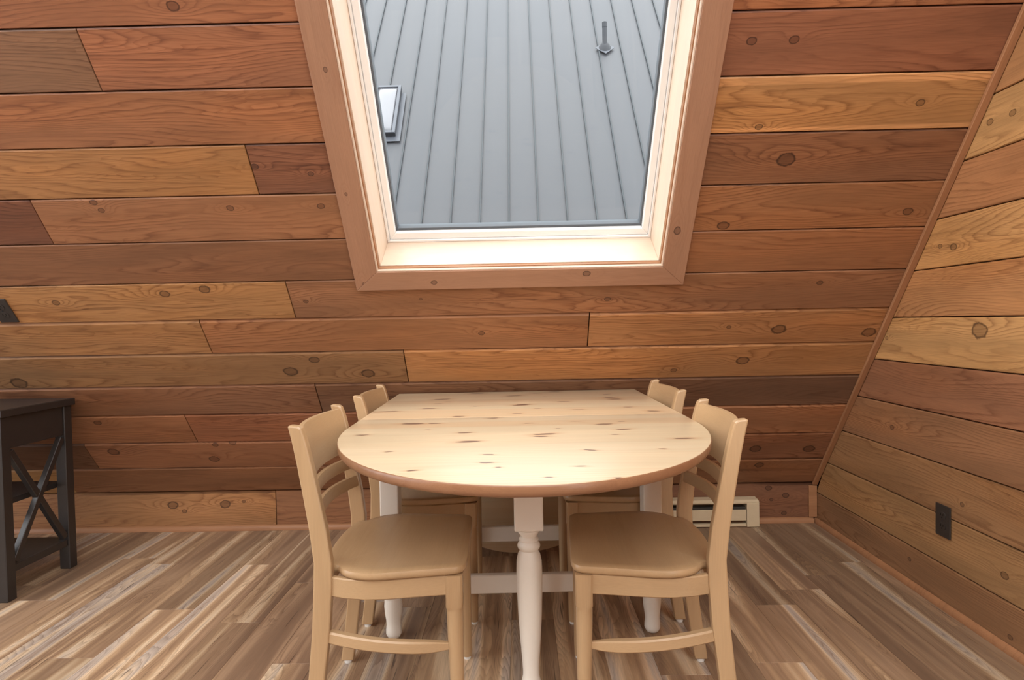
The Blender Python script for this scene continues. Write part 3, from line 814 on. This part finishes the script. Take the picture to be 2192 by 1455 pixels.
# ------------------------------------------------------------------ chairs
def chair(label, loc, rz):
    t = thing('dining_chair', label, 'chair', loc, rz, 'wooden chairs around the table')
    SH = 0.345
    zs = [0.010, 0.16, 0.30, 0.41, 0.47, 0.55, 0.63, 0.72, 0.775, 0.80]
    bk = [-0.568, -0.548, -0.534, -0.5275, -0.5255, -0.534, -0.546, -0.5605, -0.571, -0.577]
    ft_ = [-0.530, -0.508, -0.490, -0.482, -0.481, -0.491, -0.506, -0.524, -0.5365, -0.543]
    back = [(b + SH, z) for b, z in zip(bk, zs)]
    frnt = [(f_ + SH, z) for f_, z in zip(ft_, zs)]
    poly = frnt[:-1] + [(-0.543 + SH, 0.797), (-0.547 + SH, 0.807), (-0.555 + SH, 0.8125), (-0.570 + SH, 0.8145), (-0.580 + SH, 0.8145)] + back[::-1][1:]
    for sg in (-1, 1):
        y0, y1 = sorted((sg * 0.178, sg * 0.206))
        prism('back_post', poly, 'y', y0, y1, MAPLE['z'], t, 0.004, 2)
    def backbar(name, z0, z1, bow, th, n=14, rnd_top=0.006):
        secs = []
        def xf(z):
            for i in range(len(zs) - 1):
                if zs[i] <= z <= zs[i + 1]:
                    k = (z - zs[i]) / (zs[i + 1] - zs[i]); return ft_[i] + (ft_[i + 1] - ft_[i]) * k
            return ft_[-1]
        for i in range(n + 1):
            y = -0.1775 + 0.355 * i / n
            u = y / 0.1775
            d = -bow * (1 - u * u) - 0.004
            s = []
            for k in range(5):
                z = z0 + (z1 - z0) * k / 4
                e = rnd_top if k in (0, 4) else 0
                s.append((xf(z) + SH + d - e * 0.6, y, z))
            for k in range(4, -1, -1):
                z = z0 + (z1 - z0) * k / 4
                e = rnd_top if k in (0, 4) else 0
                s.append((xf(z) + SH + d - th + e * 0.6, y, z))
            secs.append(s)
        return rings(name, secs, MAPLE['y'], t)
    backbar('top_rail', 0.672, 0.802, 0.030, 0.019)
    backbar('back_slat', 0.620, 0.652, 0.036, 0.014, rnd_top=0.003)
    backbar('back_slat', 0.562, 0.594, 0.038, 0.014, rnd_top=0.003)
    # seat
    ctrl = [(0.198, 0.0), (0.199, 0.10), (0.198, 0.165), (0.192, 0.194), (0.176, 0.209), (0.150, 0.214), (0.06, 0.226), (-0.02, 0.236), (-0.07, 0.228), (-0.105, 0.208), (-0.130, 0.177), (-0.155, 0.168), (-0.172, 0.10), (-0.178, 0.0)]
    full = ctrl + [(x, -y) for x, y in ctrl[::-1][1:-1]]
    def catmull(P, n=4):
        out = []
        L = len(P)
        for i in range(L):
            p0, p1, p2, p3 = [Vector(P[(i + k) % L]) for k in (-1, 0, 1, 2)]
            for j in range(n):
                u = j / n
                out.append(0.5 * ((2 * p1) + (-p0 + p2) * u + (2 * p0 - 5 * p1 + 4 * p2 - p3) * u * u + (-p0 + 3 * p1 - 3 * p2 + p3) * u ** 3))
        return out
    ol = catmull(full)
    def sc(k, z, d=0.0):
        res = []
        for p in ol:
            L = p.length
            q = p * ((L - d) / L) * k
            res.append((q.x, q.y, z))
        return res
    ST = 0.455
    secs = [sc(1, ST - 0.022, 0.010), sc(1, ST - 0.020, 0.004), sc(1, ST - 0.014, 0.0), sc(1, ST - 0.007, 0.0), sc(1, ST - 0.002, 0.002), sc(1, ST, 0.007), sc(0.86, ST - 0.001), sc(0.7, ST - 0.004), sc(0.45, ST - 0.007), sc(0.15, ST - 0.008)]
    rings('seat', secs, MAPLE['y'], t)
    # aprons under the seat
    for sg in (-1, 1):
        pth = [(-0.136, 0.192), (-0.10, 0.206), (-0.05, 0.216), (0.0, 0.2165), (0.05, 0.211), (0.10, 0.205), (0.146, 0.2005)]
        bar = sweep('side_apron', [(x, sg * y, 0.4075) for x, y in pth], 0.016, 0.050, MAPLE['x'], t)
    box('front_apron', (0.160, -0.170, 0.382), (0.178, 0.170, 0.4325), MAPLE['y'], t, 0.002)
    sweep('rear_apron', [(-0.155 - 0.012 * (1 - (y / 0.177) ** 2), y, 0.405) for y in [-0.177 + 0.354 * i / 8 for i in range(9)]], 0.016, 0.048, MAPLE['y'], t)
    # front legs: square at the top, turned below
    for sg in (-1, 1):
        cx, cy = 0.167, sg * 0.193
        secs = []
        for z, r, sq, lean in ((0.010, 0.0145, 0, 1), (0.05, 0.0160, 0, .85), (0.20, 0.0185, 0, .4), (0.30, 0.0205, 0, .1), (0.340, 0.0208, 0.05, 0), (0.349, 0.0205, 0.7, 0), (0.352, 0.0215, 0.93, 0), (0.4325, 0.0218, 0.93, 0)):
            secs.append(circ(r, z, 24, cx + 0.004 * lean, cy, sq))
        rings('front_leg', secs, MAPLE['z'], t)
        rings('glide', [circ(0.011, 0.0, 16, cx + 0.004, cy), circ(0.012, 0.003, 16, cx + 0.004, cy), circ(0.012, 0.0102, 16, cx + 0.004, cy)], GLIDE, t)
        rings('glide', [circ(0.011, 0.0, 16, -0.204, sg * 0.192), circ(0.012, 0.003, 16, -0.204, sg * 0.192), circ(0.012, 0.0102, 16, -0.204, sg * 0.192)], GLIDE, t)
        pth = []
        for i in range(11):
            u = i / 10
            x = -0.146 + (0.152 + 0.146) * u
            y = 0.188 + 0.026 * math.sin(math.pi * min(1, u * 0.95 + 0.03)) ** 0.9 + 0.004 * u
            z = 0.279 - 0.030 * u
            pth.append((x, sg * y, z))
        sweep('side_stretcher', pth, 0.022, 0.031, MAPLE['x'], t, scale=[1, 1, 1, 1, 1, 1, 1, 1, 0.97, 0.82, 0.55])
    return t
chair('honey maple dining chair left of the table, near the camera', (-0.351, 1.702, 0), math.radians(2.0))
chair('honey maple dining chair right of the table, near the camera', (0.326, 1.694, 0), math.radians(176.5))
chair('honey maple dining chair left of the table, nearer the sloped wall', (-0.357, 2.312, 0), math.radians(1.5))
chair('honey maple dining chair right of the table, nearer the sloped wall', (0.334, 2.312, 0), math.radians(181.0))

# ------------------------------------------------------------------ black console
con = thing('console_table', 'black console table with X-shaped end braces and two shelves by the left edge', 'console', (-2.46, 2.515, 0))
def cbox(name, lo, hi, bev=0.0025, parent=None):
    o_ = (-2.46, 2.515, 0)
    return box(name, [a - b for a, b in zip(lo, o_)], [a - b for a, b in zip(hi, o_)], BLACK, parent or con, bev)
cx0, cx1, cy0, cy1, L = -2.90, -2.02, 2.325, 2.702, 0.046
cbox('top', (cx0 - 0.012, cy0 - 0.012, 0.726), (cx1 + 0.012, cy1 + 0.010, 0.757), 0.003)
for a in (cx0, cx1 - L):
    for b in (cy0, cy1 - L):
        cbox('leg', (a, b, 0), (a + L, b + L, 0.7255))
for a in (cx0 + 0.006, cx1 - 0.026):
    cbox('end_apron', (a, cy0 + L + 0.0005, 0.598), (a + 0.02, cy1 - L - 0.0005, 0.7255))
    cbox('shelf_rail', (a, cy0 + L + 0.0005, 0.104), (a + 0.02, cy1 - L - 0.0005, 0.134))
for b in (cy0 + 0.006, cy1 - 0.026):
    cbox('long_apron', (cx0 + L + 0.0005, b, 0.598), (cx1 - L - 0.0005, b + 0.02, 0.7255))
cbox('shelf', (cx0 + 0.0265, cy0 + 0.01, 0.108), (cx1 - 0.0265, cy1 - 0.01, 0.132))
cbox('shelf', (cx0 + 0.0265, cy0 + L + 0.002, 0.364), (cx1 - 0.048, cy1 - 0.01, 0.387))
for a in (cx0 + 0.004, cx1 - 0.030):
    y0, y1, z0, z1 = cy0 + L, cy1 - L, 0.134, 0.598
    ang = math.atan2(z1 - z0, y1 - y0)
    ln = math.hypot(z1 - z0, y1 - y0) - 0.026
    for sg, dx_ in ((1, 0.0), (-1, 0.0)):
        bm = bmesh.new(); add_box(bm, (-0.012, -ln / 2, -0.013), (0.012, ln / 2, 0.013))
        bmesh.ops.recalc_face_normals(bm, faces=bm.faces); bevel_sharp(bm, 0.002)
        o = link('cross_brace', from_bm('cross_brace', bm, BLACK), con)
        o.matrix_basis = Matrix.Translation((a + 0.013 + 2.46 + (0.001 if sg > 0 else 0), (y0 + y1) / 2 - 2.515, (z0 + z1) / 2)) @ Matrix.Rotation(sg * ang, 4, 'X')

# ------------------------------------------------------------------ baseboard heater
ht = thing('baseboard_heater', 'cream electric baseboard heater on the low wall behind the right chairs', 'heater', (0.85, YW - 0.03, 0))
hx0, hx1 = 0.45 - 0.85, 1.192 - 0.85
def hb(name, lo, hi, mt=HEATER, bev=0.0015): return box(name, lo, hi, mt, ht, bev)
yb, yf = 0.0275, -0.036
hb('back_plate', (hx0, yb - 0.004, 0.004), (hx1, yb, 0.132))
prism('top_cover', [(yb - 0.0045, 0.1325), (yb - 0.0045, 0.140), (yf + 0.012, 0.137), (yf, 0.127), (yf, 0.1205), (yf + 0.003, 0.1205), (yf + 0.003, 0.126), (yf + 0.014, 0.1325)], 'x', hx0, hx1, HEATER, ht)
hb('front_panel', (hx0 + 0.002, yf, 0.034), (hx1 - 0.064, yf + 0.004, 0.0905))
hb('bottom_rail', (hx0 + 0.002, yf, 0.003), (hx1 - 0.064, yf + 0.02, 0.018))
for a in (hx0, hx1 - 0.062):
    prism('end_cap', [(yb - 0.0045, 0.002), (yb - 0.0045, 0.1322), (yf + 0.0135, 0.1322), (yf + 0.0035, 0.1255), (yf - 0.001, 0.119), (yf - 0.003, 0.002)], 'x', a, a + 0.062, HEATER, ht, 0.001)
hb('element', (hx0 + 0.065, -0.026, 0.040), (hx1 - 0.066, 0.018, 0.100), FIN)

# ------------------------------------------------------------------ electrical outlets
def outlet(label, mw):
    t = thing('power_outlet', label, 'outlet')
    t.matrix_basis = mw
    # local: x right, y up, z out of the wall
    box('cover_plate', (-0.0375, -0.0575, 0.0), (0.0375, 0.0575, 0.0055), PLATE, t, 0.0022, 2)
    for sg in (-1, 1):
        cy = sg * 0.0195
        pts = [(0.017 * math.cos(a), cy + max(-0.0125, min(0.0125, 0.017 * math.sin(a)))) for a in [2 * math.pi * i / 28 for i in range(28)]]
        f = prism('socket_face', pts, 'z', 0.0056, 0.0072, PLATE, t)
        for dx_, hh in ((-0.0063, 0.0042), (0.0063, 0.0036)):
            box('slot', (dx_ - 0.0011, cy + 0.003 - hh, 0.0073), (dx_ + 0.0011, cy + 0.003 + hh, 0.0076), HOLE, f, 0)
        pts = [(0.0024 * math.cos(a), cy - 0.0075 + 0.0024 * math.sin(a)) for a in [2 * math.pi * i / 12 for i in range(12)]]
        prism('slot', pts, 'z', 0.0073, 0.0076, HOLE, f)
    pts = [(0.003 * math.cos(a), 0.003 * math.sin(a)) for a in [2 * math.pi * i / 14 for i in range(14)]]
    prism('screw', pts, 'z', 0.0056, 0.0070, DARKMETAL, t)
    return t
outlet('dark brown duplex power outlet low on the right plank wall', FR_RIGHT @ Matrix.Translation((-2.194, 0.318, 0.0015)))
outlet('dark wall outlet on the sloped plank wall at the left edge', FR_SLOPE @ Matrix.Translation((-2.083, 1.1835, 0.0015)))

# ------------------------------------------------------------------ the neighbouring roof outside
RB = math.radians(52.6)
R_ORG = Vector((0, 8.398, 2.3507))
FR_ROOF = frame_matrix(R_ORG, (1, 0, 0), (0, math.cos(RB), math.sin(RB)))
roof = thing('neighbouring_roof', 'grey standing-seam metal roof slope seen through the window', 'roof')
roof.matrix_basis = FR_ROOF
SP = 0.405
U0, U1 = -3.2, 8.6
pan_me = seam_me = None
for k in range(-14, 15):
    xs = -0.127 + SP * k
    if pan_me is None:
        bm = bmesh.new(); add_box(bm, (0.006, U0, -0.02), (SP - 0.006, U1, 0)); pan_me = from_bm('roof_panel', bm, METAL)
        bm = bmesh.new(); add_box(bm, (-0.0105, U0, -0.02), (0.0105, U1, 0.030)); bmesh.ops.recalc_face_normals(bm, faces=bm.faces); bevel_sharp(bm, 0.003); seam_me = from_bm('standing_seam', bm, SEAM)
    o = link('roof_panel', pan_me, roof); o.location = (xs, 0, 0)
    o = link('standing_seam', seam_me, roof); o.location = (xs, 0, 0)
# skylight
sk = thing('roof_skylight', 'small flat skylight with milky dome on the grey roof outside', 'skylight')
sk.matrix_basis = FR_ROOF @ Matrix.Translation((-2.12, 2.66, 0.0)) @ Matrix.Rotation(math.radians(1.0), 4, 'Z')
box('flashing', (-0.29, -0.74, 0.031), (0.29, 0.56, 0.036), FLASH, sk, 0.001)
box('curb', (-0.215, -0.62, 0.0365), (0.215, 0.66, 0.10), DARKMETAL, sk, 0.004)
for lo, hi in (((-0.215, -0.63, 0.1005), (-0.165, 0.66, 0.125)), ((0.165, -0.63, 0.1005), (0.215, 0.66, 0.125)), ((-0.1645, -0.63, 0.1005), (0.1645, -0.58, 0.125)), ((-0.1645, 0.61, 0.1005), (0.1645, 0.66, 0.125))):
    box('frame', lo, hi, FLASH, sk, 0.003)
def dome():
    n, mth = 8, 14
    V = []; Fc = []
    for j in range(mth + 1):
        for i in range(n + 1):
            u, v = i / n * 2 - 1, j / mth * 2 - 1
            V.append((u * 0.164, 0.015 + v * 0.594, 0.108 + 0.035 * (1 - u ** 4) * (1 - v ** 6)))
    for j in range(mth):
        for i in range(n):
            a = j * (n + 1) + i
            Fc.append((a, a + 1, a + n + 2, a + n + 1))
    me = mesh('dome', V, Fc, SKYGLASS, True)
    o = link('dome', me, sk)
    sol = o.modifiers.new('thickness', 'SOLIDIFY'); sol.thickness = 0.004; sol.offset = -1
dome()
# vent pipe
vp = thing('vent_pipe', 'dark grey vent pipe with diamond flashing on the roof outside', 'vent pipe')
vb = R_ORG + Vector((1.604, 0, 0)) + Vector((0, math.cos(RB), math.sin(RB))) * 4.48
vp.location = vb
fl = rings('flashing', [[tuple((FR_ROOF.to_3x3() @ Vector((x, y, z)))) for x, y in ((0, -0.19), (0.172, 0), (0, 0.19), (-0.172, 0))] for z in (0.031, 0.040)], FLASH, vp, False)
rings('boot', [[tuple((FR_ROOF.to_3x3() @ Vector((r * math.cos(a), r * math.sin(a) + dy_, z)))) for a in [2 * math.pi * i / 20 for i in range(20)]] for r, z, dy_ in ((0.11, 0.0405, 0.0), (0.10, 0.055, 0.005), (0.07, 0.09, 0.03), (0.05, 0.10, 0.04))], DARKMETAL, vp)
rings('pipe', [circ(0.041, 0.02, 20, 0, -0.03), circ(0.041, 0.38, 20, 0, -0.03), circ(0.044, 0.382, 20, 0, -0.03), circ(0.044, 0.47, 20, 0, -0.03), circ(0.036, 0.47, 20, 0, -0.03), circ(0.036, 0.30, 20, 0, -0.03)], DARKMETAL, vp)
